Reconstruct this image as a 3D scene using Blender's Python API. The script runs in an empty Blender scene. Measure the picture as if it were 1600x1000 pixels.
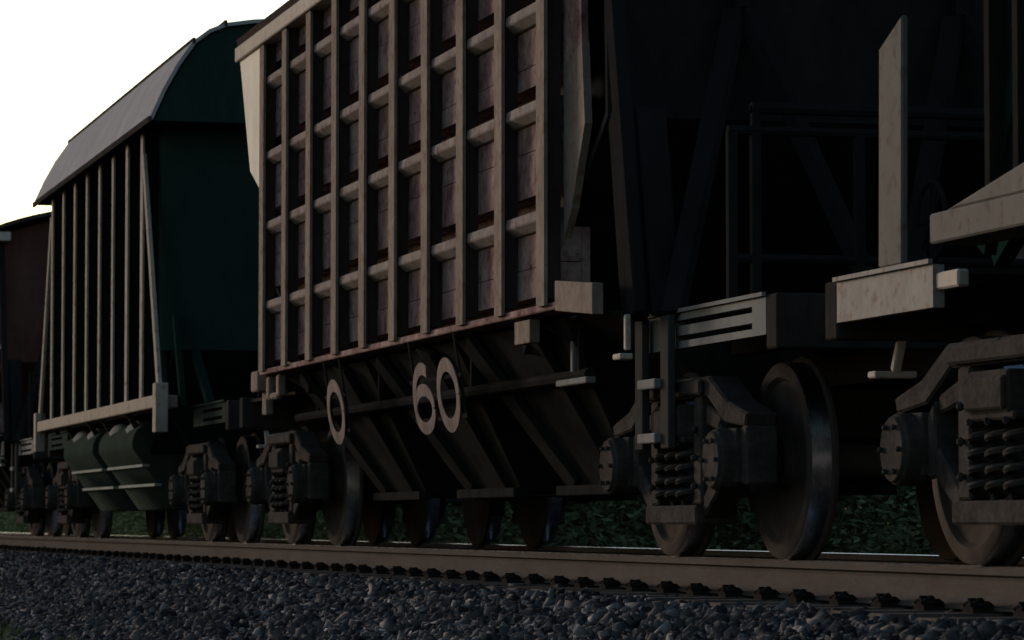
import bpy, bmesh, math, random
import numpy as np
from mathutils import Vector, Matrix
random.seed(7); rng = np.random.default_rng(7)
S = bpy.context.scene; C = S.collection
R = math.radians; PI = math.pi
CAM_Y = -6.345; CAM_Z = 0.178          # rail head is z = 0, track centre y = 0, train runs along x

# ------------------------------------------------------------------ materials
def new_mat(name):
    m = bpy.data.materials.new(name); m.use_nodes = True
    nt = m.node_tree; b = nt.nodes['Principled BSDF']
    return m, nt, b
def lnk(nt, a, b): nt.links.new(a, b)
def paint(name, base, dirt, amount=0.5, rough=0.6, metal=0.0, scale=(1.2, 1.2, 0.5), fine=9.0, bump=0.15, spec=0.0, rust=None, soft=0.16):
    """weathered surface: base colour, a second dirt colour laid on in noisy streaks, optional rust specks"""
    m, nt, b = new_mat(name); N = nt.nodes
    tc = N.new('ShaderNodeTexCoord'); mp = N.new('ShaderNodeMapping'); mp.inputs['Scale'].default_value = scale
    lnk(nt, tc.outputs['Object'], mp.inputs['Vector'])
    n1 = N.new('ShaderNodeTexNoise'); n1.inputs['Scale'].default_value = 2.2; n1.inputs['Detail'].default_value = 6; n1.inputs['Roughness'].default_value = 0.65
    lnk(nt, mp.outputs['Vector'], n1.inputs['Vector'])
    n2 = N.new('ShaderNodeTexNoise'); n2.inputs['Scale'].default_value = fine; n2.inputs['Detail'].default_value = 8; n2.inputs['Roughness'].default_value = 0.7
    lnk(nt, mp.outputs['Vector'], n2.inputs['Vector'])
    mx = N.new('ShaderNodeMath'); mx.operation = 'MULTIPLY_ADD'
    lnk(nt, n2.outputs['Fac'], mx.inputs[0]); mx.inputs[1].default_value = 0.5
    hf = N.new('ShaderNodeMath'); hf.operation = 'MULTIPLY'; hf.inputs[1].default_value = 0.5
    lnk(nt, n1.outputs['Fac'], hf.inputs[0]); lnk(nt, hf.outputs[0], mx.inputs[2])
    rp = N.new('ShaderNodeValToRGB'); c = 0.62 - 0.24*amount
    rp.color_ramp.elements[0].position = max(0.0, c-soft); rp.color_ramp.elements[1].position = min(1.0, c+soft)
    rp.color_ramp.elements[0].color = (*base, 1); rp.color_ramp.elements[1].color = (*dirt, 1)
    lnk(nt, mx.outputs[0], rp.inputs['Fac'])
    col = rp.outputs['Color']
    if rust:
        n3 = N.new('ShaderNodeTexNoise'); n3.inputs['Scale'].default_value = fine*1.7; n3.inputs['Detail'].default_value = 5
        lnk(nt, tc.outputs['Object'], n3.inputs['Vector'])
        r3 = N.new('ShaderNodeValToRGB'); r3.color_ramp.elements[0].position = 0.54; r3.color_ramp.elements[1].position = 0.80
        lnk(nt, n3.outputs['Fac'], r3.inputs['Fac'])
        m3 = N.new('ShaderNodeMix'); m3.data_type = 'RGBA'
        lnk(nt, r3.outputs['Color'], m3.inputs['Factor']); lnk(nt, col, m3.inputs['A']); m3.inputs['B'].default_value = (*rust, 1)
        col = m3.outputs['Result']
    lnk(nt, col, b.inputs['Base Color'])
    rr = N.new('ShaderNodeMapRange'); rr.inputs['To Min'].default_value = max(0.05, rough-0.12); rr.inputs['To Max'].default_value = min(1, rough+0.15)
    lnk(nt, n2.outputs['Fac'], rr.inputs['Value']); lnk(nt, rr.outputs['Result'], b.inputs['Roughness'])
    b.inputs['Metallic'].default_value = metal; b.inputs['Specular IOR Level'].default_value = spec
    if bump:
        bp = N.new('ShaderNodeBump'); bp.inputs['Strength'].default_value = bump; bp.inputs['Distance'].default_value = 0.02
        lnk(nt, mx.outputs[0], bp.inputs['Height']); lnk(nt, bp.outputs['Normal'], b.inputs['Normal'])
    return m

M = {}
M['maroon'] = paint('maroon_paint', (0.055, 0.022, 0.026), (0.22, 0.165, 0.15), 0.45, 0.6, rust=(0.0336, 0.0147, 0.0084), scale=(1.0, 1.0, 0.9))
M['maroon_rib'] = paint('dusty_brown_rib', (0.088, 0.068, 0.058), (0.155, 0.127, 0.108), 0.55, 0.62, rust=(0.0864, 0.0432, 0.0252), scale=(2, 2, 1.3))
M['pale'] = paint('pale_dusty_steel', (0.22, 0.192, 0.165), (0.3, 0.265, 0.232), 0.5, 0.6, rust=(0.2000, 0.1280, 0.0880))
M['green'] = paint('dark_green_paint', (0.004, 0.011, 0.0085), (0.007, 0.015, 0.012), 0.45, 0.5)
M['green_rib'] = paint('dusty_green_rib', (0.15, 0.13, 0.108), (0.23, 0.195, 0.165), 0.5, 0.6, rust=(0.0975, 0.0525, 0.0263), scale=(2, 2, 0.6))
M['green_chute'] = paint('chute_green', (0.013, 0.019, 0.0155), (0.024, 0.03, 0.026), 0.45, 0.55)
M['ledge'] = paint('worn_ledge', (0.11, 0.115, 0.105), (0.17, 0.17, 0.16), 0.5, 0.5)
M['roof'] = paint('weathered_roof_sheet', (0.135, 0.131, 0.138), (0.2, 0.195, 0.2), 0.5, 0.5, scale=(1.6, 0.5, 0.5))
M['roofdark'] = paint('dark_roof_sheet', (0.0225, 0.0150, 0.0150), (0.0450, 0.0350, 0.0325), 0.5, 0.6)
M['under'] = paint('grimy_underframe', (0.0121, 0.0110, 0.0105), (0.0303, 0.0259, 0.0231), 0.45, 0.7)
M['bogie'] = paint('oily_cast_steel', (0.0155, 0.0138, 0.013), (0.048, 0.0415, 0.038), 0.40, 0.6, fine=14, scale=(2, 2, 2))
M['beam'] = paint('grey_beam', (0.085, 0.082, 0.08), (0.13, 0.125, 0.12), 0.5, 0.6)
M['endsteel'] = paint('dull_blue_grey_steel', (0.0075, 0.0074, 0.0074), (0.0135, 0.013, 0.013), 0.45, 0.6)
M['beamdark'] = paint('dull_grey_beam', (0.02, 0.0195, 0.019), (0.036, 0.034, 0.032), 0.5, 0.65)
M['maroon_shade'] = paint('shaded_maroon_web', (0.020, 0.014, 0.014), (0.036, 0.028, 0.026), 0.45, 0.6)  # maroon darkened to put the shade of the rib sides into the colour
M['cream'] = paint('cream_corner_paint', (0.36, 0.32, 0.275), (0.46, 0.42, 0.37), 0.5, 0.6)
M['hood'] = paint('pale_sheen_hood', (0.085, 0.088, 0.085), (0.14, 0.14, 0.136), 0.5, 0.5)  # pale grey paints in the sheen along the rounded chute tops
M['stake'] = paint('greyed_stake_paint', (0.080, 0.072, 0.064), (0.105, 0.096, 0.086), 0.5, 0.65, scale=(2, 2, 0.5), rust=(0.06, 0.045, 0.035), soft=0.2)
M['stiff'] = paint('rubbed_stiffener_paint', (0.135, 0.122, 0.112), (0.2, 0.182, 0.168), 0.5, 0.6, scale=(2, 2, 1), rust=(0.10, 0.055, 0.04))
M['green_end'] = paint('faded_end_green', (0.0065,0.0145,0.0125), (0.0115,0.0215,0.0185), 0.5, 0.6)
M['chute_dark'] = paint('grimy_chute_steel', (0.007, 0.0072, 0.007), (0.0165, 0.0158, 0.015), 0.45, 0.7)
M['stringer'] = paint('dusty_stringer_paint', (0.092, 0.072, 0.067), (0.165, 0.142, 0.132), 0.5, 0.6, scale=(1.5, 1.5, 1.5), rust=(0.06, 0.03, 0.025))
M['brown_end'] = paint('brown_red_end_paint', (0.042,0.018,0.015), (0.070,0.036,0.029), 0.5, 0.65)
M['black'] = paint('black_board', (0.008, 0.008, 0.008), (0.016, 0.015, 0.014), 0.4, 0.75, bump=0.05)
M['digit'] = paint('worn_number_paint', (0.155, 0.122, 0.112), (0.05, 0.04, 0.037), 0.45, 0.7, fine=16)
M['tread'] = paint('polished_wheel_tread', (0.45, 0.46, 0.5), (0.30, 0.30, 0.32), 0.4, 0.25, metal=1.0, bump=0.03)
M['wheel'] = paint('rusty_wheel_web', (0.022, 0.018, 0.016), (0.045, 0.036, 0.031), 0.5, 0.65)
M['rail'] = paint('rusty_rail_side', (0.037, 0.0315, 0.0288), (0.056, 0.049, 0.0452), 0.5, 0.62, scale=(0.8, 3, 3), fine=16, rust=(0.0605, 0.0330, 0.0248))
M['railtop'] = paint('polished_rail_top', (0.50, 0.47, 0.45), (0.40, 0.36, 0.34), 0.5, 0.26, metal=1.0, scale=(0.6, 6, 6), bump=0.02)
M['concrete'] = paint('grimy_concrete', (0.036, 0.031, 0.028), (0.078, 0.067, 0.06), 0.5, 0.85, scale=(2, 2, 2))
M['clip'] = paint('black_oily_iron', (0.0072, 0.0066, 0.0066), (0.0210, 0.0180, 0.0162), 0.45, 0.6, scale=(3, 3, 3))
M['bark'] = paint('grey_brown_bark', (0.0350, 0.0266, 0.0210), (0.0630, 0.0490, 0.0385), 0.5, 0.9, scale=(3, 3, 1))

def island_mat(name, stops, rough, fine=60, bump=0.3, transl=0.0):
    m, nt, b = new_mat(name); N = nt.nodes
    g = N.new('ShaderNodeNewGeometry'); rp = N.new('ShaderNodeValToRGB')
    e = rp.color_ramp.elements
    while len(e) < len(stops): e.new(0.5)
    for k, (p, c) in enumerate(stops): e[k].position = p; e[k].color = (*c, 1)
    lnk(nt, g.outputs['Random Per Island'], rp.inputs['Fac'])
    tc = N.new('ShaderNodeTexCoord'); n = N.new('ShaderNodeTexNoise'); n.inputs['Scale'].default_value = fine; n.inputs['Detail'].default_value = 4
    lnk(nt, tc.outputs['Object'], n.inputs['Vector'])
    mr = N.new('ShaderNodeMapRange'); mr.inputs['To Min'].default_value = 0.55; mr.inputs['To Max'].default_value = 1.4
    lnk(nt, n.outputs['Fac'], mr.inputs['Value'])
    mm = N.new('ShaderNodeVectorMath'); mm.operation = 'SCALE'
    lnk(nt, rp.outputs['Color'], mm.inputs[0]); lnk(nt, mr.outputs['Result'], mm.inputs['Scale'])
    lnk(nt, mm.outputs['Vector'], b.inputs['Base Color'])
    b.inputs['Roughness'].default_value = rough; b.inputs['Specular IOR Level'].default_value = 0.0
    if bump:
        bp = N.new('ShaderNodeBump'); bp.inputs['Strength'].default_value = bump; bp.inputs['Distance'].default_value = 0.004
        lnk(nt, n.outputs['Fac'], bp.inputs['Height']); lnk(nt, bp.outputs['Normal'], b.inputs['Normal'])
    return m
M['stone'] = island_mat('crushed_granite', [(0.0, (0.015, 0.0148, 0.0155)), (0.3, (0.031, 0.0305, 0.032)), (0.6, (0.054, 0.053, 0.0545)), (0.8, (0.048, 0.042, 0.040)), (0.9, (0.105, 0.104, 0.107)), (1.0, (0.075, 0.061, 0.053))], 0.72, 55)
M['leaf'] = island_mat('shrub_leaf', [(0.0, (0.070, 0.086, 0.038)), (0.5, (0.110, 0.132, 0.062)), (1.0, (0.165, 0.175, 0.09))], 0.55, 3, 0)
M['grassblade'] = island_mat('grass_blade', [(0.0, (0.05, 0.075, 0.025)), (0.6, (0.085, 0.11, 0.04)), (1.0, (0.17, 0.15, 0.07))], 0.6, 3, 0)
M['bed'] = paint('ballast_bed_fines', (0.0210, 0.0216, 0.0240), (0.0390, 0.0390, 0.0420), 0.5, 0.9, scale=(6, 6, 6), fine=30, bump=0.6)
M['soil'] = paint('weedy_ground', (0.0350, 0.0420, 0.0175), (0.0595, 0.0525, 0.0350), 0.5, 0.95, scale=(1, 1, 1), fine=12, bump=0.5)

# ------------------------------------------------------------------ mesh building
class MB:
    def __init__(s): s.v = []; s.f = []; s.mi = []; s.cur = 0
    def add(s, vs, fs):
        o = len(s.v); s.v += [tuple(p) for p in vs]
        for f in fs: s.f.append(tuple(i+o for i in f)); s.mi.append(s.cur)
        return s
    def hexa(s, p):   # 8 points: 4 bottom ring, 4 top ring
        return s.add(p, [(0,3,2,1),(4,5,6,7),(0,1,5,4),(1,2,6,5),(2,3,7,6),(3,0,4,7)])
    def box(s, x0,x1,y0,y1,z0,z1):
        return s.hexa([(x0,y0,z0),(x1,y0,z0),(x1,y1,z0),(x0,y1,z0),(x0,y0,z1),(x1,y0,z1),(x1,y1,z1),(x0,y1,z1)])
    def prism(s, poly, a, b, axis):
        n = len(poly)
        def P(q, t):
            return (t, q[0], q[1]) if axis == 'x' else ((q[0], t, q[1]) if axis == 'y' else (q[0], q[1], t))
        vs = [P(q,a) for q in poly] + [P(q,b) for q in poly]
        fs = [tuple(range(n)), tuple(range(2*n-1, n-1, -1))] + [(i,(i+1)%n,n+(i+1)%n,n+i) for i in range(n)]
        return s.add(vs, fs)
    def strip(s, line, th, a, b, axis):   # a bent plate: polyline with thickness th, extruded a..b
        L = []; Rr = []
        for i, p in enumerate(line):
            p0 = Vector(line[max(0,i-1)]); p1 = Vector(line[min(len(line)-1,i+1)])
            d = (p1-p0).normalized(); n = Vector((-d.y, d.x))*th/2
            L.append(tuple(Vector(p)+n)); Rr.append(tuple(Vector(p)-n))
        for i in range(len(line)-1):
            q = [L[i], L[i+1], Rr[i+1], Rr[i]]
            if axis == 'x': s.hexa([(a,*q[0]),(a,*q[1]),(a,*q[2]),(a,*q[3]),(b,*q[0]),(b,*q[1]),(b,*q[2]),(b,*q[3])])
            else: s.hexa([(q[0][0],a,q[0][1]),(q[1][0],a,q[1][1]),(q[2][0],a,q[2][1]),(q[3][0],a,q[3][1]),(q[0][0],b,q[0][1]),(q[1][0],b,q[1][1]),(q[2][0],b,q[2][1]),(q[3][0],b,q[3][1])])
        return s
    def beam(s, p, q, w, h, up=(0,0,1)):
        p = Vector(p); q = Vector(q); d = (q-p).normalized(); u = Vector(up)
        if abs(d.dot(u)) > 0.98: u = Vector((0,1,0))
        a = d.cross(u).normalized()*w/2; b = a.cross(d).normalized()*h/2
        return s.hexa([p-a-b,p+a-b,p+a+b,p-a+b,q-a-b,q+a-b,q+a+b,q-a+b])
    def tube(s, pts, r, n=8, cap=True):
        pts = [Vector(p) for p in pts]; o = len(s.v); prev = None
        for i, p in enumerate(pts):
            d = (pts[min(i+1,len(pts)-1)]-pts[max(i-1,0)]).normalized()
            if prev is None:
                u = Vector((0,0,1)) if abs(d.z) < 0.9 else Vector((1,0,0)); a = d.cross(u).normalized()
            else: a = (prev - d*prev.dot(d)).normalized()
            prev = a; b = d.cross(a)
            for k in range(n):
                t = 2*PI*k/n; s.v.append(tuple(p + a*r*math.cos(t) + b*r*math.sin(t)))
        for i in range(len(pts)-1):
            for k in range(n):
                s.f.append((o+i*n+k, o+i*n+(k+1)%n, o+(i+1)*n+(k+1)%n, o+(i+1)*n+k)); s.mi.append(s.cur)
        if cap:
            s.f.append(tuple(o+k for k in range(n-1,-1,-1))); s.f.append(tuple(o+(len(pts)-1)*n+k for k in range(n))); s.mi += [s.cur]*2
        return s
    def lathe(s, prof, cx, cz, n=40, mats=None, cy=0):   # about an axis along y: prof = [(y, r)]
        o = len(s.v)
        for (y, r) in prof:
            for k in range(n):
                t = 2*PI*k/n; s.v.append((cx+r*math.cos(t), cy+y, cz+r*math.sin(t)))
        for i in range(len(prof)-1):
            for k in range(n):
                s.f.append((o+i*n+k, o+i*n+(k+1)%n, o+(i+1)*n+(k+1)%n, o+(i+1)*n+k)); s.mi.append(mats[i] if mats else s.cur)
        s.f.append(tuple(o+k for k in range(n))); s.mi.append(s.cur)
        s.f.append(tuple(o+(len(prof)-1)*n+k for k in range(n-1,-1,-1))); s.mi.append(s.cur)
        return s
    def mirror(s, axis):
        sg = [1,1,1]; sg[axis] = -1
        s.v += [(p[0]*sg[0], p[1]*sg[1], p[2]*sg[2]) for p in s.v[:]]
        n = len(s.v)//2
        s.f += [tuple(i+n for i in f) for f in s.f[:]]; s.mi += s.mi[:]
        return s
    def build(s, name, mats, parent=None, bevel=0.0, smooth=False, loc=(0,0,0)):
        me = bpy.data.meshes.new(name); me.from_pydata(s.v, [], s.f)
        for m in (mats if isinstance(mats, (list, tuple)) else [mats]): me.materials.append(m)
        me.polygons.foreach_set('material_index', s.mi)
        bm = bmesh.new(); bm.from_mesh(me); bmesh.ops.recalc_face_normals(bm, faces=bm.faces)
        if bevel:
            ed = [e for e in bm.edges if len(e.link_faces) == 2 and e.calc_face_angle(0) > 0.6]
            bmesh.ops.bevel(bm, geom=ed, offset=bevel, segments=1, affect='EDGES', clamp_overlap=True)
        bm.to_mesh(me); bm.free()
        if smooth:
            me.polygons.foreach_set('use_smooth', [True]*len(me.polygons))
            me.set_sharp_from_angle(angle=R(35))
        o = bpy.data.objects.new(name, me); C.objects.link(o); o.location = loc
        if parent: o.parent = parent
        return o

def thing(name, label, cat, loc=(0,0,0), group=None):
    o = bpy.data.objects.new(name, None); o.empty_display_size = 0.5; C.objects.link(o); o.location = loc
    return tag(o, label, cat, group)
def tag(o, label, cat, group=None, kind=None):
    if label: o['label'] = label
    if cat: o['category'] = cat
    if group: o['group'] = group
    if kind: o['kind'] = kind
    return o
def copy_tree(o, parent=None):
    c = o.copy(); C.objects.link(c)
    if parent: c.parent = parent
    for ch in list(o.children): copy_tree(ch, c)
    return c

# ------------------------------------------------------------------ bogie (three-piece freight truck)
def make_bogie(parent, x):
    b = MB(); b.box(-0.21,0.21,-1.15,1.15,0.60,0.77); b.box(-0.13,0.13,-0.45,0.45,0.77,0.86)
    b.lathe([(-0.02,0.01),(-0.02,0.1)],0,0.7,8)
    for sx in (-1,1):   # brake beams and pull rods
        b.beam((sx*0.36,-0.72,0.42),(sx*0.36,0.72,0.42),0.06,0.08)
        b.beam((sx*0.34,0.0,0.42),(sx*0.12,0.0,0.68),0.04,0.05)
        for sy in (-1,1): b.beam((sx*0.40,sy*0.78,0.28),(sx*0.40,sy*0.78,0.62),0.05,0.07)
    bog = b.build('bogie', M['bogie'], parent, 0.012, loc=(x,0,0))
    for sy in (-1,1):
        f = MB(); y0, y1 = sorted((sy*0.94, sy*1.10))
        for k in (-1,1):
            f.prism([(k*0,0.80),(k*0.52,0.80),(k*0.80,0.665),(k*1.14,0.635),(k*1.17,0.70),(k*0.86,0.765),(k*0.56,0.90),(k*0,0.90)],y0,y1,'y')
            f.box(*sorted((k*1.08,k*1.17)),y0,y1,0.36,0.64)                      # pedestal jaws
            f.prism([(k*0.70,0.36),(k*0.78,0.36),(k*0.78,0.62),(k*0.70,0.68)],y0,y1,'y')
            f.prism([(k*0.31,0.27),(k*0.44,0.27),(k*0.44,0.80),(k*0.31,0.80)],y0,y1,'y')   # columns beside the springs
            f.prism([(k*0.44,0.20),(k*0.44,0.31),(k*0.72,0.50),(k*0.74,0.37)],y0+0.01,y1-0.01,'y')
            f.prism([(k*0.46,0.76),(k*0.46,0.66),(k*0.70,0.62),(k*0.70,0.70)],y0+0.02,y1-0.02,'y')
        f.box(-0.44,0.44,y0-0.03,y1+0.03,0.17,0.265)
        yo0, yo1 = (sy*1.10, sy*1.135)
        f.box(-0.50,0.50,*sorted((sy*1.10,sy*1.13)),0.81,0.885)
        for k in (-0.37,0.37):
            for z in (0.36,0.5,0.64): f.lathe([(sy*0,0.022),(sy*0.03,0.022)],k,z,6,cy=sy*1.10)
        sf = f.build('side_frame', M['bogie'], bog, 0.014)
        w = MB(); w.box(-0.20,0.20,*sorted((sy*0.92,sy*1.17)),0.615,0.745)
        w.box(-0.25,0.25,*sorted((sy*0.93,sy*1.14)),0.575,0.61)
        w.build('bolster_end', M['bogie'], bog, 0.01)
        for cx in (-0.19,0.0,0.19):
            for cy in (0.955,1.085):
                t = MB(); n = 66; t.tube([(cx+0.075*math.cos(i*2*PI/14), sy*cy+0.055*math.sin(i*2*PI/14), 0.275+i*0.30/n) for i in range(n+1)],0.0155,6)
                t.build('coil_spring', M['bogie'], bog, smooth=True)
        for k in (-1,1):
            a = MB(); a.box(*sorted((k*0.79,k*1.07)),*sorted((sy*0.93,sy*1.12)),0.37,0.63)
            a.lathe([(0,0.150),(sy*0.10,0.150),(sy*0.115,0.135),(sy*0.125,0.135)],k*0.925,0.48,24,cy=sy*1.08)
            for q in range(6): a.lathe([(0,0.014),(sy*0.018,0.014)],k*0.925+0.105*math.cos(q*PI/3),0.48+0.105*math.sin(q*PI/3),6,cy=sy*1.205)
            a.build('axle_box', M['bogie'], bog, 0.006)
            # wheel: flange inside, polished tread, dished web, hub
            prof = [(-0.075,0.40),(-0.075,0.495),(-0.066,0.505),(-0.050,0.503),(-0.040,0.480),(0.0,0.477),(0.055,0.473),(0.060,0.465),(0.060,0.405),(0.035,0.385),(0.015,0.30),(0.012,0.19),(0.03,0.14),(0.075,0.125),(0.075,0.05)]
            mi = [0,0,0,0,1,1,0,0,0,0,0,0,0,0]
            wl = MB(); wl.lathe([(sy*p[0],p[1]) for p in prof],k*0.925,0.477,56,mi,cy=sy*0.795)
            bk = [(-0.07,0.405),(-0.03,0.385),(-0.025,0.19),(-0.06,0.14),(-0.09,0.10)]
            wl.lathe([(sy*p[0],p[1]) for p in bk],k*0.925,0.477,56,cy=sy*0.795)
            wl.build('wheel', [M['wheel'],M['tread']], bog, smooth=True)
            # brake block against the tread, inner side of the bogie
            bb = MB(); pts=[]
            for i in range(7):
                t = R(-28+i*9.5); pts.append((k*0.925-k*0.482*math.cos(t),0.46+0.482*math.sin(t)))
            pts2 = [(p[0]-k*0.055,p[1]) for p in reversed(pts)]
            bb.prism(pts+pts2,*sorted((sy*0.76,sy*0.845)),'y'); bb.build('brake_shoe', M['under'], bog)
    for k in (-1,1):
        ax = MB(); ax.lathe([(-1.06,0.06),(-0.86,0.066),(-0.84,0.095),(-0.70,0.095),(-0.66,0.083),(0.66,0.083),(0.70,0.095),(0.84,0.095),(0.86,0.066),(1.06,0.06)],k*0.925,0.477,20)
        ax.build('axle', M['wheel'], bog, smooth=True)
    return bog
def copy_bogie(bog, parent, x):
    c = copy_tree(bog, parent); c.location = (x,0,0); return c

def make_coupler(parent, x, sx):
    c = MB(); c.box(*sorted((x,x+sx*0.42)),-0.07,0.07,0.80,0.96)
    X = x+sx*0.42
    def P(a,b): return (X+sx*a, b)
    for poly in ([P(0,-0.14),P(0.05,-0.2),P(0.30,-0.24),P(0.33,-0.17),P(0.16,-0.10),P(0.12,0.04),P(0.22,0.10),P(0.16,0.20),P(0,0.16)],):
        c.prism(poly,0.76,1.0,'z')
    c.build('coupler', M['under'], parent, 0.012)
    h = MB(); pts=[]
    for i in range(13):
        t=i/12; pts.append((x+sx*(0.02+0.50*t), -0.36+0.12*t, 0.86-0.36*math.sin(PI*t)**0.9+0.0*t))
    h.tube(pts,0.028,8); h.build('brake_hose', M['black'], parent, smooth=True)

def slotted_sill(parent, xa, xb, y, mat, sx, slots=True, z0=1.05, z1=1.225):
    """side sill of the end platform: a deep plate pierced by two long slots next to the end beam"""
    s = MB(); a, b = sorted((xa, xb)); ya, yb = sorted((y, y - math.copysign(0.05, y)))
    if not slots: s.box(a,b,ya,yb,z0,z1)
    else:
        L = b-a; p, q = (a+L*0.30, b-L*0.10) if sx > 0 else (a+L*0.10, b-L*0.30)
        s.box(a,p,ya,yb,z0,z1); s.box(q,b,ya,yb,z0,z1)
        zz = [z0, z0+0.035, z0+0.063, z0+0.112, z0+0.140, z1]
        for k in (0,2,4): s.box(p,q,ya,yb,zz[k],zz[k+1])
    fl = MB()
    s.box(a,b,*sorted((y, y + math.copysign(0.02, y))),z1+0.003,z1+0.022)
    return s.build('platform_sill', mat, parent)

def underframe(root, end, sillmat, left_sill=True, right_slots=True, left_slots=True, inner=5.2):
    u = MB(); u.box(-end+0.16,end-0.16,-0.24,0.24,0.88,1.19)
    for sx in (-1,1):
        u.box(*sorted((sx*inner,sx*(end-0.16))),-1.08,1.08,1.19,1.215)          # platform floor
        for y in (-0.6,0.6): u.box(*sorted((sx*inner,sx*(end-0.16))),y-0.05,y+0.05,1.05,1.185)
        u.prism([(sx*(end-0.9),0.88),(sx*(end-0.3),0.80),(sx*(end-0.3),0.88)],-0.2,0.2,'y')
    u.build('centre_sill', M['under'], root)
    for sx in (-1,1):
        e = MB(); e.box(*sorted((sx*(end-0.155),sx*end)),-1.14,1.14,0.98,1.235); e.box(*sorted((sx*end,sx*(end+0.04))),-0.28,0.28,0.74,1.20)
        e.build('end_beam', M['under'], root, 0.008)
        for y in (-1.14,1.14):
            if sx < 0 and y < 0 and not left_sill: continue
            slotted_sill(root, sx*inner, sx*(end-0.16), y, sillmat, sx, right_slots if sx > 0 else left_slots)
        make_coupler(root, sx*(end+0.04), sx)
    t = MB(); t.lathe([(-0.45,0.02),(-0.45,0.14),(-0.40,0.17),(0.30,0.17),(0.36,0.14),(0.36,0.02)],0.0,0.68,20,cy=0.1); t.build('air_reservoir', M['under'], root, smooth=True)

# ------------------------------------------------------------------ brown ribbed hopper wagon (wagon in the middle of the picture)
def arc_roof(hw, ze, za, n=16, p=1.9):
    out = []
    for i in range(n+1):
        t = PI*i/n; c, s_ = math.cos(t), math.sin(t)
        out.append((-hw*math.copysign(abs(c)**(2/p),c), ze+(za-ze)*abs(s_)**(2/p)))
    return out
def hip_roof(hw, ze, h):
    q = [(1.0,0),(0.925,0.27),(0.84,0.52),(0.74,0.75),(0.65,0.86),(0.55,0.925),(0.39,0.965),(0.2,0.99),(0,1.0)]
    l = [(-hw*a, ze+h*b) for a,b in q]
    return l + [(-a,b) for a,b in reversed(l[:-1])]
def stroke(mb, pts, w, y0, y1):
    n = len(pts)
    for i in range(n-1):
        p, q = Vector(pts[i]), Vector(pts[i+1])
        def nrm(j):
            a = Vector(pts[max(0,j-1)]); b = Vector(pts[min(n-1,j+1)])
            if pts[0] == pts[-1]:
                if j == 0: a = Vector(pts[n-2])
                if j == n-1: b = Vector(pts[1])
            d = (b-a).normalized(); return Vector((-d.y,d.x))*w/2
        a, b = nrm(i), nrm(i+1)
        mb.prism([tuple(p-a),tuple(p+a),tuple(q+b),tuple(q-b)],y0,y1,'y')
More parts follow.
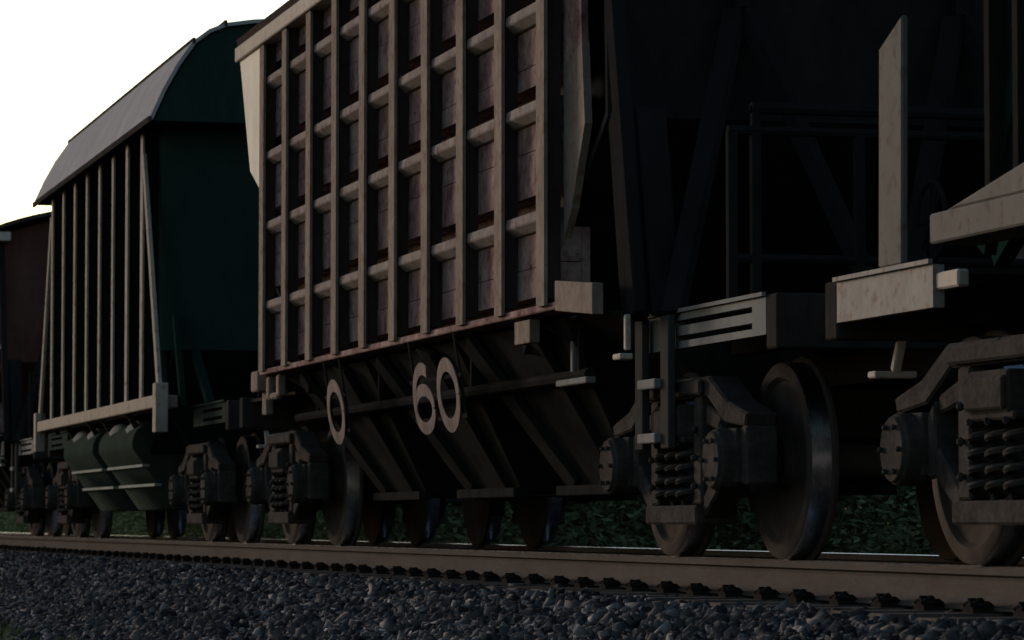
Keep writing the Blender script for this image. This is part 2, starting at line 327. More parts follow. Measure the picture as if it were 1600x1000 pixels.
def make_ribbed(loc, label, number=True):
    root = thing('ribbed_hopper_wagon', label, 'freight wagon', loc, 'freight wagons of the train')
    HL = 4.5; Zs, Ze = 1.36, 3.97
    rows = (1.83, 2.44, 2.98, 3.56)
    xr = [-4.21 + k*0.9444 for k in range(10)]
    for sy in (-1,1):
        def Y(a,b): return sorted((sy*a, sy*b))
        w = MB(); w.box(-HL+0.05,4.2,*Y(1.20,1.25),Zs+0.02,Ze-0.02)
        edges = [Zs+0.06]+[e for r in rows for e in (r-0.05, r+0.155)]+[Ze-0.10]
        for k in range(0,len(edges),2):
            zm = edges[k]+(edges[k+1]-edges[k])*(0.46,0.62,0.35,0.55,0.5)[k//2]
            w.box(-HL+0.1,4.2,*Y(1.245,1.382),edges[k],zm-0.0025); w.box(-HL+0.1,4.2,*Y(1.245,1.380),zm+0.0025,edges[k+1])
        w.build('side_wall', M['maroon'], root)
        for r in rows:
            t = MB(); t.prism([(sy*1.245,r-0.055),(sy*1.40,r-0.055),(sy*1.455,r-0.01),(sy*1.45,r+0.045),(sy*1.245,r+0.055)],-HL+0.2,4.2,'x')
            t.build('side_stiffener', M['stringer'], root, 0.006)
        for x in xr:
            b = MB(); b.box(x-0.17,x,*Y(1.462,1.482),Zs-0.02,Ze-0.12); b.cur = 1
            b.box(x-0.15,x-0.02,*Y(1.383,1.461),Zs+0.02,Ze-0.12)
            b.build('rib', [M['maroon_rib'],M['maroon_shade']], root)  # web coloured darker than the flange, painting in its unlit side
        s = MB(); s.box(-HL,HL,*Y(1.25,1.455),Zs-0.045,Zs-0.005); s.build('side_sill', M['maroon'], root, 0.006)
        c = MB(); c.box(-5.38,5.3,*Y(1.25,1.505),Ze-0.115,Ze); c.build('top_chord', M['pale'], root, 0.008)
        g = MB(); g.prism([(-5.30,Ze-0.118),(-4.39,Ze-0.118),(-4.39,2.75),(-4.82,2.93)],*Y(1.44,1.475),'y'); g.build('corner_gusset', M['cream'], root)
        g = MB(); g.prism([(4.29,Ze-0.118),(4.60,Ze-0.118),(4.66,2.72),(4.29,2.62)],*Y(1.335,1.372),'y'); g.build('corner_gusset', M['maroon'], root)
        g = MB(); g.prism([(4.29,2.625),(4.66,2.725),(4.72,2.28),(4.45,1.85),(4.29,1.70)],*Y(1.33,1.372),'y'); g.build('corner_gusset', M['maroon_rib'], root)
        br = MB(); br.prism([(4.505,1.46),(5.25,1.40),(5.25,1.24),(4.505,1.30)],*Y(1.42,1.48),'y'); br.build('jacking_bracket', M['maroon_rib'], root, 0.004)
        tb = MB(); tb.box(3.40,3.74,*Y(1.36,1.42),1.17,1.298); tb.build('lifting_lug', M['maroon_rib'], root, 0.004)
        tb = MB(); tb.box(-4.95,-4.66,*Y(1.36,1.44),1.20,1.36); tb.box(-4.90,-4.72,*Y(1.30,1.36),1.02,1.30); tb.build('jacking_bracket', M['maroon_rib'], root, 0.01)
        tb = MB(); tb.box(-4.40,-4.28,*Y(1.36,1.42),1.12,1.298); tb.box(-3.98,-3.86,*Y(1.36,1.42),1.14,1.298); tb.box(-4.28,-3.98,*Y(1.365,1.415),1.12,1.17); tb.build('lifting_lug', M['maroon_rib'], root, 0.012)
        # inward sloping chutes under the sill
        for cx in (-2.55,0.15,2.75):
            h = MB(); y0,y1 = sy*1.30, sy*0.72
            h.hexa([(cx-0.7,y1,0.37),(cx+0.7,y1,0.37),(cx+0.7,sy*0.30,0.37),(cx-0.7,sy*0.30,0.37),(cx-1.28,y0,1.29),(cx+1.28,y0,1.29),(cx+1.28,sy*0.2,1.29),(cx-1.28,sy*0.2,1.29)])
            for k,m_ in ((-0.80,-0.46),(0.62,0.38)):
                h.beam((cx+k,y0-sy*-0.035,1.27),(cx+m_,y1-sy*-0.035,0.40),0.05,0.26,(1,0,0))
            h.box(cx-0.78,cx+0.78,*sorted((sy*0.70,sy*0.80)),0.34,0.40)
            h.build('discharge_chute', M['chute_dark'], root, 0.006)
        p = MB(); p.tube([(-4.2,sy*1.2,0.98),(4.2,sy*1.2,0.98)],0.035,8)
        for x in (-3.4,-1.2,1.5,4.0): p.beam((x,sy*1.2,0.98),(x,sy*1.2,1.31),0.04,0.03)
        p.build('brake_pipe', M['black'], root, smooth=True)
        lv = MB(); lv.box(3.62,4.25,*Y(1.18,1.24),0.93,0.965); lv.beam((3.9,sy*1.21,0.96),(3.9,sy*1.21,1.31),0.05,0.03); lv.build('gate_lever', M['beam'], root, 0.006)
    er = MB()
    er.strip([(-1.5+3.0*i/16, Ze+0.03+0.30*(1-(-1+i/8)**2)) for i in range(17)],0.05,-5.3,5.28,'x'); er.build('roof', M['roofdark'], root, smooth=True)
    for sx in (-1,1):
        e = MB(); X = 4.9
        for sy in (-1,1): e.prism([(sx*3.9,1.95),(sx*(X+0.02),2.32),(sx*(X-0.035),Ze-0.12),(sx*3.9,Ze-0.12)],*sorted((sy*1.19,sy*1.235)),'y')
        e.strip([(sx*X,Ze+0.05),(sx*(X+0.06),2.30),(sx*3.2,1.15)],0.05,-1.32,1.32,'y')
        pts = [(-1.44+2.88*i/16, Ze-0.05+0.30*(1-(-1+i/8)**2)) for i in range(17)]+[(1.44,Ze-0.4),(-1.44,Ze-0.4)]; e.prism(pts,*sorted((sx*(X-0.03),sx*(X+0.02))),'x')
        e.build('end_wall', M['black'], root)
        for sy in (-1,1):
            for p_, q_, w_, h_ in (((sx*(X+0.13),sy*0.64,2.85),(sx*(X+0.75),sy*1.17,1.22),0.10,0.08),((sx*(X+0.13),sy*0.58,2.85),(sx*(X+0.75),sy*0.05,1.22),0.10,0.08),((sx*(X+0.12),sy*0.61,2.87),(sx*(X+0.08),sy*0.61,3.95),0.10,0.07),((sx*(X+0.1),sy*1.25,2.3),(sx*(X+0.35),sy*1.25,1.22),0.12,0.10)):
                f = MB(); f.beam(p_,q_,w_,h_); f.build('end_brace', M['endsteel'], root)
        hr = MB()
        for sy in (-1,1):
            for y in (1.10,0.98,0.45): hr.beam((sx*6.4,sy*y,1.216),(sx*6.4,sy*y,2.06),0.045,0.045)
        hr.tube([(sx*6.4,-1.12,2.07),(sx*6.4,1.12,2.07)],0.024,8); hr.tube([(sx*6.4,-1.0,2.18),(sx*6.4,1.0,2.18)],0.03,8); hr.tube([(sx*6.4,-1.1,1.45),(sx*6.4,1.1,1.45)],0.024,8)
        for y in (-0.98,0.98): hr.beam((sx*6.4,y,2.06),(sx*6.4,y,2.19),0.04,0.04)
        hr.build('handrail', M['endsteel'], root)
        for sy in (-1,1):
            if sy > 0:
                ld = MB(); x0, x1 = sx*5.50, sx*5.85
                for x in (x0,x1): ld.beam((x,sy*1.37,1.23),(x-sx*0.25,sy*1.37,3.9),0.05,0.05)
                for k in range(8): z = 1.5+k*0.31; q = -sx*0.25*(z-1.23)/2.67; ld.tube([(x0+q,sy*1.37,z),(x1+q,sy*1.37,z)],0.014,6)
                ld.box(*sorted((x0-sx*0.04,x1+sx*0.04)),*sorted((sy*1.33,sy*1.41)),1.19,1.228)
                ld.build('end_ladder', M['under'], root)
            elif sx > 0:
                ld = MB(); ld.beam((5.46,-1.30,1.225),(4.93,-1.34,3.85),0.07,0.15,(1,0,0)); ld.beam((5.50,-1.16,1.225),(5.28,-1.18,2.30),0.16,0.05,(1,0,0))
                ld.build('end_post', M['endsteel'], root, 0.01)
            if sx < 0 and sy < 0: continue
            a, b = sorted((sx*5.06,sx*5.66)); 
            for x in (a,b-0.14):
                st = MB(); st.box(x,x+0.14,*sorted((sy*1.16,sy*1.20)),0.55,1.22); st.build('step_stile', M['beamdark'], root, 0.006)
            for z in (0.58,0.855): 
                q = MB(); q.box(a+0.141,b-0.141,*sorted((sy*1.13,sy*1.23)),z,z+0.05); q.build('step_tread', M['beam'], root, 0.006)
            gb = MB(); gb.box(*sorted((sx*5.38,sx*5.52)),*sorted((sy*1.34,sy*1.41)),1.0,1.03); gb.box(*sorted((sx*5.41,sx*5.45)),*sorted((sy*1.33,sy*1.36)),1.05,1.23); gb.build('shunter_step', M['pale'], root, 0.006)
    for sx in (-1,1):
        bl = MB(); bl.tube([(sx*2.4,-0.42,0.62),(sx*4.1,-0.40,0.55),(sx*6.2,-0.30,0.50)],0.018,6); bl.build('brake_rod', M['under'], root, smooth=True)
        hw = MB(); hw.tube([(sx*6.72+0.19*math.cos(2*PI*i/20),-0.2,1.62+0.19*math.sin(2*PI*i/20)) for i in range(21)],0.013,6)
        for i in range(4): t = PI*i/4; hw.beam((sx*6.72-0.19*math.cos(t),-0.2,1.62-0.19*math.sin(t)),(sx*6.72+0.19*math.cos(t),-0.2,1.62+0.19*math.sin(t)),0.015,0.015)
        hw.beam((sx*6.72,-0.19,1.22),(sx*6.72,-0.19,1.64),0.03,0.03); hw.build('brake_wheel', M['endsteel'], root)
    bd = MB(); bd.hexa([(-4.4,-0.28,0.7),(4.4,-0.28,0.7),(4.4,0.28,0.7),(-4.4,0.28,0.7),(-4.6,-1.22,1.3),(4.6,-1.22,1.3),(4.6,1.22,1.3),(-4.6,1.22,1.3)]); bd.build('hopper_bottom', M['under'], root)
    underframe(root, 7.2, M['beam'], left_sill=False, inner=4.98)
    # big painted numbers on boards hung below the near sill
    if number:
        def ell(cx, cz, rx, rz, a0, a1, n=28): return [(cx+rx*math.cos(R(a0+(a1-a0)*i/n)), cz+rz*math.sin(R(a0+(a1-a0)*i/n))) for i in range(n+1)]
        for cx, ch in ((-1.55,'0'),(1.20,'6'),(1.87,'0')):
            d = MB(); rx, rz, w = 0.245, 0.185, 0.085
            if ch == '0': stroke(d, ell(0,0,rx,rz,0,360), w, -0.006, 0)
            else:
                stroke(d, ell(0,-0.065,rx,0.12,0,360), w*0.9, -0.006, 0)
                stroke(d, ell(0.02,-0.02,rx+0.02,0.205,60,195,20), w*0.9, -0.0075, -0.001)
            o = d.build('painted_number', M['digit'], root); o.location = (cx,-1.437,0.945); o.rotation_euler = (R(9),0,0)
            sh = Matrix(((1,0,0.16,0),(0,1,0,0),(0,0,1,0),(0,0,0,1))); o.data.transform(sh)
        for xa, xb in ((-1.90,-1.20),(0.84,2.23)):
            k = MB()
            for z in (-0.135,0.11): k.box(xa,xb,0.0,0.008,z-0.012,z+0.012)
            for x in (xa+0.08,xb-0.08): k.box(x-0.015,x+0.015,0.009,0.022,-0.15,0.36)
            o = k.build('number_bracket', M['black'], root); o.location = (0,-1.434,0.945); o.rotation_euler = (R(9),0,0)
    return root

# ------------------------------------------------------------------ green grain hopper (barrel roof, slanted end posts)
def make_grain(loc, label, end, stretch=1.0, bright_sill=False):
    root = thing('grain_hopper_wagon', label, 'freight wagon', loc, 'freight wagons of the train')
    k = stretch; Zs, Ze = 1.25, 3.90
    tx, bx = 3.50*k, 4.68*k; rl = 4.6*k; ex = 4.15*k
    for sy in (-1,1):
        def Y(a,b): return sorted((sy*a, sy*b))
        xl = -ex+0.3
        if bright_sill:
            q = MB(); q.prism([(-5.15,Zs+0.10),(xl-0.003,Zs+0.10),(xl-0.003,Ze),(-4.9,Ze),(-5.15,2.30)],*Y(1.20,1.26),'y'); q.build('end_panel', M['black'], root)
            for x in (-5.0,-4.72): q = MB(); q.box(x,x+0.05,*Y(1.261,1.33),Zs+0.10,2.9); q.build('end_panel_stiffener', M['black'], root)
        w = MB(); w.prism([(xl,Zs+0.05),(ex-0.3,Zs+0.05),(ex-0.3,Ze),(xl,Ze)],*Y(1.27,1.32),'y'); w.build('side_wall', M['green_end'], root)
        for i in range(8):
            x = -tx + (i+0.0)*(2*tx/7.0)
            wd = 0.125 if i < 6 else 0.15
            p = MB(); p.box(x-wd/2,x+wd/2,*Y(1.45,1.47),Zs+0.096,Ze-0.05); p.cur = 1; p.box(x-0.012,x+0.012,*Y(1.321,1.449),Zs+0.096,Ze-0.05); p.build('side_post', [M['green_rib'],M['green']], root)  # near-black green on the web paints in the shade behind the dusty flange
        for sx in (-1,1):
            if bright_sill and sx < 0: continue
            p = MB(); p.prism([(sx*(tx+0.02),Ze-0.25),(sx*(tx+0.14),Ze-0.25),(sx*(bx+0.03),Zs+0.1),(sx*(bx-0.12),Zs+0.1)],*Y(1.44,1.475),'y'); p.build('slanted_post', M['green_rib'], root, 0.006)
            p = MB(); p.box(*sorted((sx*(bx-0.10),sx*(bx+0.10))),*Y(1.40,1.515),1.0,1.45); p.build('sill_bracket', M['green_rib'], root, 0.008)
        s = MB(); s.box(-bx+0.102,bx-0.102,*Y(1.28,1.50),Zs-0.02,Zs+0.095); s.build('side_sill', M['stake'] if bright_sill else M['green_rib'], root, 0.008)
        # pairs of rounded discharge chutes
        for cx in (-1.50*k,1.42*k):
            h = MB(); a, b = cx-1.22*k, cx+1.22*k
            prof = [(sy*0.55,1.16)]
            for i in range(9):
                t = R(90-i*13); prof.append((sy*(1.20+0.22*math.cos(t)), 0.94+0.22*math.sin(t)))
            prof += [(sy*1.00,0.31),(sy*0.55,0.31)]
            h.prism(prof,a,b,'x'); ch = h.build('discharge_chute', M['green_chute'], root, 0.01, smooth=True)
            for (yy,zz) in ((1.275,0.73),(1.155,0.545)):
                l = MB(); l.box(a-0.02,b+0.02,*sorted((sy*(yy-0.02),sy*(yy+0.05))),zz-0.012,zz+0.014); l.build('chute_ledge', M['ledge'], ch)
            for x in (cx-0.60*k,cx+0.60*k):
                l = MB()
                rings = [(-0.42,0.02),(-0.40,0.06),(-0.30,0.105),(0.0,0.13),(0.30,0.105),(0.40,0.06),(0.42,0.02)]
                l.v = [(x+a_, sy*(1.27+0.9*r_*math.cos(2*PI*j/14)), 1.055+r_*math.sin(2*PI*j/14)) for a_,r_ in rings for j in range(14)]
                l.f = [(i*14+j,i*14+(j+1)%14,(i+1)*14+(j+1)%14,(i+1)*14+j) for i in range(6) for j in range(14)]; l.mi = [0]*len(l.f)
                l.build('chute_hood', M['hood'], ch, smooth=True)
            for x in (a+0.3,b-0.3): 
                l = MB(); l.beam((x,sy*1.3,1.05),(x,sy*1.42,1.235),0.06,0.05); l.build('chute_hanger', M['under'], ch)
    roof = MB(); roof.strip(hip_roof(1.545,Ze-0.03,0.965),0.035,-rl,rl,'x'); rf = roof.build('roof', M['roof'], root)
    ar = hip_roof(1.556,Ze-0.03,0.98)
    for i in (0,3,5,11,13,16):
        q = MB(); yy, zz = ar[i]; q.box(-rl-0.01,rl+0.01,yy-0.012,yy+0.012,zz-0.03,zz+0.026); q.build('roof_seam', M['under'], rf)
    for x in (-rl*0.72,-rl*0.24,rl*0.24,rl*0.72):
        hc = MB(); hc.box(x-0.55,x+0.55,-0.42,0.42,4.815,4.885); hc.build('roof_hatch', M['roof'], rf, 0.03)
    for sx in (-1,1):
        hc = MB(); hc.prism([(sx*(rl-0.02),4.80),(sx*(rl+0.02),4.80),(sx*(rl+0.03),4.90),(sx*(rl-0.01),4.90)],-0.35,0.35,'y'); hc.build('roof_step', M['beam'], rf)
    # end wall with rounded corners, hopper slope and braces
    for sx in (-1,1):
        pl = []
        for i in range(9): t = R(90*i/8); pl.append((ex-0.34+0.34*math.sin(t), 1.0+0.34*math.cos(t)))
        ring = [(sx*(ex-0.36),-1.33)] + [(sx*a,-b) for a,b in pl] + [(sx*a,b) for a,b in reversed(pl)] + [(sx*(ex-0.36),1.33)]
        e = MB(); n = len(ring)
        e.prism(ring,1.78,Ze+0.0,'z')
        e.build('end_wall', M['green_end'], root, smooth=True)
        c = MB(); c.prism(hip_roof(1.51,Ze-0.04,0.945),*sorted((sx*(rl-0.30),sx*(rl-0.05))),'x'); c.build('roof_end', M['green_end'], root)
        sl = MB(); sl.strip([(sx*(ex-0.05),1.80),(sx*(ex-1.7),0.75)],0.05,-1.25,1.25,'y'); sl.build('end_slope', M['green'], root)
        b = MB()
        for y in (-1.05,-0.35,0.35,1.05): b = MB(); b.beam((sx*(ex-0.1),y,1.80),(sx*(ex+0.9),y,1.22),0.07,0.09); b.build('end_brace', M['green'], root)
        for y in (-1.25,1.25): b = MB(); b.beam((sx*(ex+0.05),y,2.1),(sx*(ex+0.55),y,1.22),0.05,0.10); b.build('end_brace', M['green'], root)
        ld = MB()
        for y in (0.35,0.75): ld.beam((sx*(ex+0.12),y,1.22),(sx*(ex+0.12),y,3.85),0.04,0.04)
        for q in range(8): ld.tube([(sx*(ex+0.12),0.35,1.5+q*0.31),(sx*(ex+0.12),0.75,1.5+q*0.31)],0.013,6)
        ld.build('end_ladder', M['green'], root)
        gb = MB(); gb.box(*sorted((sx*(end+0.02),sx*(end+0.12))),-0.90,-0.70,0.82,0.85); gb.beam((sx*(end+0.03),-0.8,0.85),(sx*(end-0.06),-0.8,1.0),0.04,0.04); gb.build('shunter_step', M['pale'], root, 0.006)
    if bright_sill:
        for sy in (-1,1):
            p = MB(); p.prism([(-6.68,1.25),(-6.40,1.25),(-6.38,2.29),(-6.66,2.18)],*sorted((sy*1.115,sy*1.145)),'y'); p.build('corner_stanchion', M['stake'], root, 0.008)
            p = MB(); p.prism([(-5.02,1.346),(-4.0,1.346),(-4.0,1.49),(-4.5,1.42)],*sorted((sy*1.30,sy*1.49)),'y'); p.build('sill_gusset', M['stake'], root, 0.01)
            p = MB(); p.box(-6.049,-5.80,*sorted((sy*1.08,sy*1.13)),1.12,1.19); p.build('sill_bracket', M['pale'], root, 0.008)
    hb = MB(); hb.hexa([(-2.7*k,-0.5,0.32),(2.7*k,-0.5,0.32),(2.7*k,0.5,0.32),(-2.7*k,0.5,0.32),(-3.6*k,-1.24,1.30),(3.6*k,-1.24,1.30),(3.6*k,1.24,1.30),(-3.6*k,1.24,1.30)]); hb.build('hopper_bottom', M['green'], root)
    underframe(root, end, M['stiff'] if bright_sill else M['green_chute'], inner=ex+0.45 if not bright_sill else 6.05, left_slots=not bright_sill)
    return root

# ------------------------------------------------------------------ the train
w2 = make_ribbed((-22.85,0,0), 'brown ribbed hopper wagon with large pale numbers 0 and 60 under its sill')
bog = make_bogie(w2, -5.45); copy_bogie(bog, w2, 5.45)
w0 = copy_tree(w2); w0.location = (-52.2,0,0)
for ch in w0.children:
    if ch.name.startswith('end_wall'): ch.data = ch.data.copy(); ch.data.materials[0] = M['brown_end']
w0['label'] = 'dark maroon wagon behind the green grain hopper at the left edge'
w1 = make_grain((-37.1,0,0), 'dark green grain hopper with pale curved roof and thin upright side posts', 6.5)
copy_bogie(bog, w1, -5.15); copy_bogie(bog, w1, 4.6)
w3 = make_grain((-7.6,0,0), 'nearest dark green hopper wagon with bright end sill and pale stanchion at right edge', 7.38, 1.12, True)
copy_bogie(bog, w3, -5.45); copy_bogie(bog, w3, 5.45)

# ------------------------------------------------------------------ track
def rail_profile():
    h = [(-0.075,-0.18),(0.075,-0.18),(0.075,-0.169),(0.03,-0.150),(0.0095,-0.135),(0.009,-0.06),(0.014,-0.046),(0.0365,-0.036),(0.0365,-0.010),(0.030,-0.003),(0.018,0.0)]
    return h + [(-a,b) for a,b in reversed(h[2:])]
for y, lab in ((-0.795,'rust brown near rail running along the gravel shoulder in front of the wheels'),(0.795,'far rail beyond the wheels with thin shining top edge')):
    r = MB(); pf = rail_profile(); n = len(pf)
    xs = [-140,-75,-45,-30,-22,-16,-10,0,12]
    vs = [(x,y+a,b) for x in xs for a,b in pf]
    fs = []; mi = []
    for i in range(len(xs)-1):
        for k in range(n):
            fs.append((i*n+k,i*n+(k+1)%n,(i+1)*n+(k+1)%n,(i+1)*n+k)); top = pf[k][1] > -0.004 and pf[(k+1)%n][1] > -0.004; mi.append(1 if top else 0)
    r.v = vs; r.f = fs; r.mi = mi
    r.f += [tuple(range(n)), tuple((len(xs)-1)*n+k for k in range(n-1,-1,-1))]; r.mi += [0,0]
    o = r.build('rail', [M['rail'],M['railtop']]); tag(o, lab, 'rail', 'rails of the track')

def fastening(y, sg):
    m = MB(); rnd = random.Random(3)
    m.box(-0.062,0.062,y-0.045,y+0.05,-0.192,-0.172)
    m.prism([(y-sg*0.045,-0.172),(y+sg*0.05,-0.172),(y+sg*0.05,-0.158),(y+sg*0.03,-0.142),(y-sg*0.03,-0.142),(y-sg*0.045,-0.155)],-0.052,0.052,'x')
    for x in (-0.04,0.04): m.tube([(x,y-sg*0.01,-0.145),(x,y-sg*0.01,-0.130)],0.018,6)
    m.tube([(-0.055,y+sg*0.04,-0.16),(-0.066,y,-0.155),(-0.04,y-sg*0.045,-0.158),(0.0,y-sg*0.035,-0.145),(0.04,y-sg*0.045,-0.158),(0.066,y,-0.155),(0.055,y+sg*0.04,-0.16)],0.008,6)
    m.tube([(0,y+sg*0.01,-0.152),(0,y+sg*0.01,-0.128)],0.010,8); m.tube([(0,y+sg*0.01,-0.150),(0,y+sg*0.01,-0.136)],0.019,6)
    return m
sl = MB(); sl.prism([(-0.15,-0.40),(0.15,-0.40),(0.125,-0.19),(-0.125,-0.19)],-1.35,1.35,'y')
base = sl.build('sleeper', M['concrete'], None, 0.015)
base.location = (-6.0,0,0)
tag(base, 'grimy concrete sleeper under the rails, half buried in gravel', 'sleeper', 'sleepers under the rails')
fm = [(fastening(-0.795-0.115,1),'n'),(fastening(-0.795+0.115,-1),'n'),(fastening(0.795-0.115,1),'f'),(fastening(0.795+0.115,-1),'f')]
fo = [f.build('rail_fastening', M['clip'], base) for f,_ in fm]
for i in range(1,150):
    c = base.copy(); C.objects.link(c); x = -6.0-0.554*i; c.location = (x,random.uniform(-0.01,0.01),random.uniform(-0.003,0.003))
    for j, f in enumerate(fo):
        if i > 75 and j != 0: continue
        d = f.copy(); C.objects.link(d); d.parent = c

# ballast bed (profile across the track) and ground
def bed_z(y):
    a = abs(y)
    if a < 1.75: return -0.245
    if y < 0: return -0.245-0.27*(a-1.75)
    return -0.245-0.33*(a-1.75)
b = MB(); ys = [-3.95,-3.0,-2.2,-1.75,0,1.75,2.4,3.4]; xs = [-150,-100,-60,-40,-25,-10,15]
b.v = [(x,y,bed_z(y)) for x in xs for y in ys]; n = len(ys)
b.f = [(i*n+k,i*n+k+1,(i+1)*n+k+1,(i+1)*n+k) for i in range(len(xs)-1) for k in range(n-1)]; b.mi = [0]*len(b.f)
o = b.build('ballast_bed', M['bed']); tag(o, None, None, None, 'structure')
g = MB(); ys = [-900,-60,-12,-3.9,-2.0,2.0,3.3,12,60,900]; zs = [-0.9,-0.85,-0.82,-0.80,-0.85,-0.85,-0.72,-0.70,-0.7,-0.7]; xs = [-1500,-200,-100,-50,-20,0,40,900]
g.v = [(x,y,z) for x in xs for y,z in zip(ys,zs)]; n = len(ys)
g.f = [(i*n+k,i*n+k+1,(i+1)*n+k+1,(i+1)*n+k) for i in range(len(xs)-1) for k in range(n-1)]; g.mi = [0]*len(g.f)
o = g.build('ground', M['soil']); tag(o, None, None, None, 'structure')

# ballast stones: one heap of angular crushed stones
def proto_stone(rs):
    bm = bmesh.new()
    for c in [(a,b_,d) for a in (-1,1) for b_ in (-1,1) for d in (-1,1)]:
        if rs.random() < 0.18: continue
        bm.verts.new(np.array(c)*rs.uniform(0.30,0.85,3))
    for _ in range(2):
        p = rs.normal(size=3); p /= np.linalg.norm(p); bm.verts.new(p*rs.uniform(0.8,1.1))
    r = bmesh.ops.convex_hull(bm, input=bm.verts[:])
    bmesh.ops.delete(bm, geom=[v for v in bm.verts if not v.link_faces], context='VERTS')
    bm.verts.index_update()
    v = np.array([q.co[:] for q in bm.verts]); f = np.array([[q.index for q in fc.verts] for fc in bm.faces if len(fc.verts) == 3]); bm.free()
    return v, f
protos = [proto_stone(rng) for _ in range(24)]
def rand_rot(n):
    q = rng.normal(size=(n,4)); q /= np.linalg.norm(q,axis=1)[:,None]; w,x,y,z = q.T
    return np.stack([np.stack([1-2*(y*y+z*z),2*(x*y-z*w),2*(x*z+y*w)],-1),np.stack([2*(x*y+z*w),1-2*(x*x+z*z),2*(y*z-x*w)],-1),np.stack([2*(x*z-y*w),2*(y*z+x*w),1-2*(x*x+y*y)],-1)],1)
def big_mesh(name, V, F, mat, k=3):
    me = bpy.data.meshes.new(name); me.vertices.add(len(V)); me.vertices.foreach_set('co', V.astype(np.float32).ravel())
    me.loops.add(F.size); me.loops.foreach_set('vertex_index', F.astype(np.int32).ravel())
    me.polygons.add(len(F)); me.polygons.foreach_set('loop_start', np.arange(0,F.size,k,dtype=np.int32)); me.polygons.foreach_set('loop_total', np.full(len(F),k,dtype=np.int32))
    me.update(calc_edges=True); me.materials.append(mat)
    o = bpy.data.objects.new(name, me); C.objects.link(o); return o
px = []; 
def scatter(s0, s1, y0, y1, dens, r0, r1):
    n = int((s1-s0)*(y1-y0)*dens); s_ = rng.uniform(s0,s1,n); y = rng.uniform(y0,y1,n)
    # keep the gravel off the rail foot and its fastenings, and thin on top of the sleepers
    inside = np.abs(y) < 1.36
    ph = np.mod(s_-6.0+0.277,0.554)-0.277
    onsl = inside & (np.abs(ph) < 0.13)
    near_rail = np.abs(np.abs(y)-0.795) < 0.135
    keep = ~(near_rail) & ~(onsl & (rng.random(n) < 0.80)) & ~((np.abs(np.abs(y)-0.795) < 0.21) & onsl)
    s_, y = s_[keep], y[keep]; n = len(y)
    r = r0*np.exp(rng.normal(0,0.28,n)); r = np.clip(r, r0*0.5, r1)
    zb = np.array([bed_z(v) for v in y]); top = np.where(np.abs(y) < 1.36, -0.015, 0.0)
    z = zb + top + rng.uniform(-0.012,0.024,n) + 0.012*np.sin(s_*2.1+y*3)+0.010*np.sin(s_*5.3-y*4.1)
    px.append((np.stack([-s_,y,z],-1), r))
scatter(8,20,-3.9,-0.6,950,0.0285,0.058)
scatter(20,34,-3.9,-0.6,640,0.0305,0.058)
scatter(34,60,-3.9,-0.6,330,0.034,0.055)
scatter(60,100,-3.9,-0.6,140,0.045,0.07)
scatter(10,60,-0.6,3.3,60,0.034,0.055)
VS=[]; FS=[]; off=0
P = np.concatenate([a for a,_ in px]); RR = np.concatenate([b_ for _,b_ in px])
kind = rng.integers(0,len(protos),len(P))
for k,(v,f) in enumerate(protos):
    idx = np.where(kind==k)[0]; n=len(idx)
    sc = RR[idx][:,None]*np.stack([rng.uniform(1.0,1.6,n),rng.uniform(0.8,1.2,n),rng.uniform(0.55,0.95,n)],-1)
    vv = v[None]*sc[:,None,:]; vv = np.einsum('nij,nkj->nki', rand_rot(n), vv) + P[idx][:,None,:]
    VS.append(vv.reshape(-1,3)); FS.append((f[None]+(np.arange(n)*len(v))[:,None,None]+off).reshape(-1,3)); off += n*len(v)
o = big_mesh('ballast_gravel', np.concatenate(VS), np.concatenate(FS), M['stone'])
tag(o, 'blue grey crushed stone ballast covering the track shoulder', 'gravel', None, 'stuff')

# grass at the toe of the ballast and beyond the track
def blades(n, sx, yx, h0, h1, zf):
    s_ = rng.uniform(*sx,n); y = rng.uniform(*yx,n); z = np.array([zf(v) for v in y])
    cl = 0.5+0.5*np.sin(s_*1.7+3*np.sin(y*2.3)+y); h = rng.uniform(h0,h1,n)*(0.4+0.6*cl); a = rng.uniform(0,2*PI,n); w = rng.uniform(0.004,0.009,n)
    l = rng.uniform(0.1,0.6,n)*h; b_ = rng.uniform(0,2*PI,n)
    p = np.stack([-s_,y,z],-1); dx = np.stack([np.cos(a)*w,np.sin(a)*w,0*a],-1)
    m = p+np.stack([np.cos(b_)*l*0.35,np.sin(b_)*l*0.35,h*0.6],-1); t = p+np.stack([np.cos(b_)*l,np.sin(b_)*l,h],-1)
    V = np.stack([p-dx,p+dx,m+dx*0.7,m-dx*0.7,t],1); 
    return V
V = np.concatenate([blades(11000,(12,70),(-4.7,-3.35),0.06,0.20,lambda y: -0.82 if y<-3.9 else bed_z(y)), blades(16000,(14,120),(2.9,6.0),0.25,0.8,lambda y:-0.74)])
n = len(V); base_i = (np.arange(n)*5)[:,None]
F = np.concatenate([base_i+np.array([[0,1,2]]), base_i+np.array([[0,2,3]]), base_i+np.array([[3,2,4]])])
o = big_mesh('grass', V.reshape(-1,3), F, M['grassblade']); tag(o, 'dark green grass tufts along the foot of the track bed', 'grass', None, 'stuff')

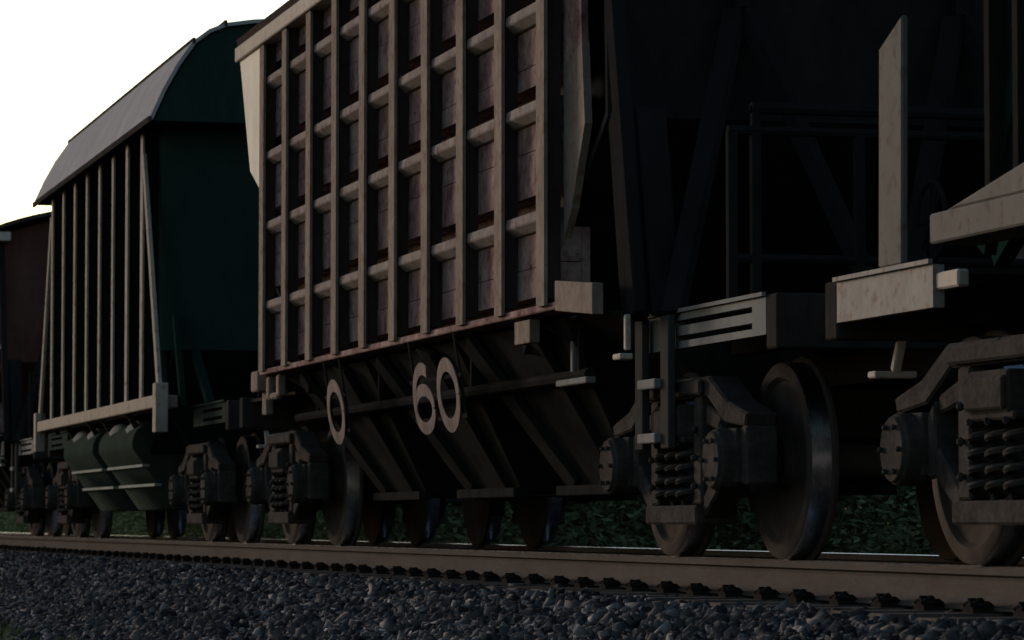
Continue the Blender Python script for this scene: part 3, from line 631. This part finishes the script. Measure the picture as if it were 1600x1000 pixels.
# shrubs beyond the track, seen between the wheels
def make_shrub_meshes(k):
    n = 14000; nb = 26
    ce = np.stack([rng.normal(0,0.75,nb),rng.normal(0,0.6,nb),rng.uniform(0.25,2.7,nb)],-1); rad = rng.uniform(0.35,0.75,nb)
    w_ = rng.integers(0,nb,n); d = rng.normal(size=(n,3)); d /= np.linalg.norm(d,axis=1)[:,None]
    p = ce[w_] + d*(rad[w_]*rng.uniform(0.45,1.0,n)**0.5)[:,None]; p[:,2] = np.maximum(p[:,2],0.03)
    a = rng.normal(size=(n,3)); a /= np.linalg.norm(a,axis=1)[:,None]; b_ = np.cross(a, rng.normal(size=(n,3))); b_ /= np.linalg.norm(b_,axis=1)[:,None]
    L = rng.uniform(0.025,0.05,n)[:,None]; W = L*0.45
    V = np.stack([p-a*L,p+b_*W,p+a*L,p-b_*W],1).reshape(-1,3); F = np.arange(n*4).reshape(-1,4)
    fol = big_mesh('foliage', V, F, M['leaf'], 4)
    st = MB()
    for i in range(9):
        c = ce[rng.integers(0,nb)]; pts = [(rng.normal(0,0.08),rng.normal(0,0.08),-0.05)]
        for t in (0.35,0.7,1.0): pts.append((c[0]*t+rng.normal(0,0.04),c[1]*t+rng.normal(0,0.04),c[2]*t))
        st.tube(pts,0.022,6)
    return fol, st.build('stem', M['bark'], None, smooth=True)
variants = []
lab = 'leafy dark green shrub beyond the track, seen between the wheels'
for k in range(4):
    fol, st = make_shrub_meshes(k)
    r = thing('shrub', lab, 'shrub', (0,0,-0.72), 'shrubs beyond the track'); fol.parent = r; st.parent = r; variants.append(r)
n_sh = 54
for i in range(n_sh):
    r = variants[i] if i < 4 else copy_tree(variants[i%4])
    t = i/(n_sh-1); s_ = 16+118*t
    r.location = (-s_+random.uniform(-0.5,0.5), 5.2+random.uniform(-0.7,0.9)+(0.9 if i%2 else 0), -0.72); r.rotation_euler = (0,0,random.uniform(0,6.28)); q = random.uniform(0.95,1.3); r.scale = (q*1.15,q*1.1,q*random.uniform(0.75,1.0))

for i in range(48):         # a second, farther row closes the gaps
    r = copy_tree(variants[i%4]); s_ = 20+2.9*i
    r.location = (-s_+random.uniform(-0.6,0.6), 8.6+random.uniform(-0.8,0.8), -0.72); r.rotation_euler = (0,0,random.uniform(0,6.28)); q = random.uniform(1.15,1.45); r.scale = (q*1.15,q*1.1,q*random.uniform(0.75,0.95))

# ------------------------------------------------------------------ light, sky, camera
AZ = R(18); EL = R(7)       # the low sun stands ahead of the train's far end, on the camera's side of the track
sd = Vector((-math.cos(AZ)*math.cos(EL), -math.sin(AZ)*math.cos(EL), math.sin(EL)))
L = bpy.data.lights.new('sun','SUN'); L.energy = 1.55; L.angle = R(8); L.color = (1.0,0.87,0.77)
lo = bpy.data.objects.new('sun', L); C.objects.link(lo); lo.rotation_euler = (-sd).to_track_quat('-Z','Y').to_euler()
W = bpy.data.worlds.new('World'); S.world = W; W.use_nodes = True; nt = W.node_tree
bg = nt.nodes['Background']; sky = nt.nodes.new('ShaderNodeTexSky'); sky.sky_type = 'NISHITA'; sky.sun_disc = False
sky.sun_elevation = EL; sky.sun_rotation = math.atan2(sd.x, sd.y); sky.air_density = 1.0; sky.dust_density = 1.0; sky.ozone_density = 1.6
nt.links.new(sky.outputs['Color'], bg.inputs['Color']); bg.inputs['Strength'].default_value = 0.075
S.view_settings.view_transform = 'Standard'; S.view_settings.look = 'None'; S.view_settings.exposure = 1.9; S.view_settings.gamma = 1.0
cd = bpy.data.cameras.new('camera'); cam = bpy.data.objects.new('camera', cd); C.objects.link(cam); S.camera = cam
cd.sensor_width = 36; cd.sensor_fit = 'HORIZONTAL'; cd.lens = 36*5608/1600; cd.clip_end = 5000; cd.clip_start = 0.05
cd.dof.use_dof = True; cd.dof.focus_distance = 19.0; cd.dof.aperture_fstop = 8.0
cam.location = (0,CAM_Y,CAM_Z); cam.rotation_euler = (R(90)+math.atan(317/5608),0,R(90)-math.atan(1416/5608))
S.render.engine = 'CYCLES'
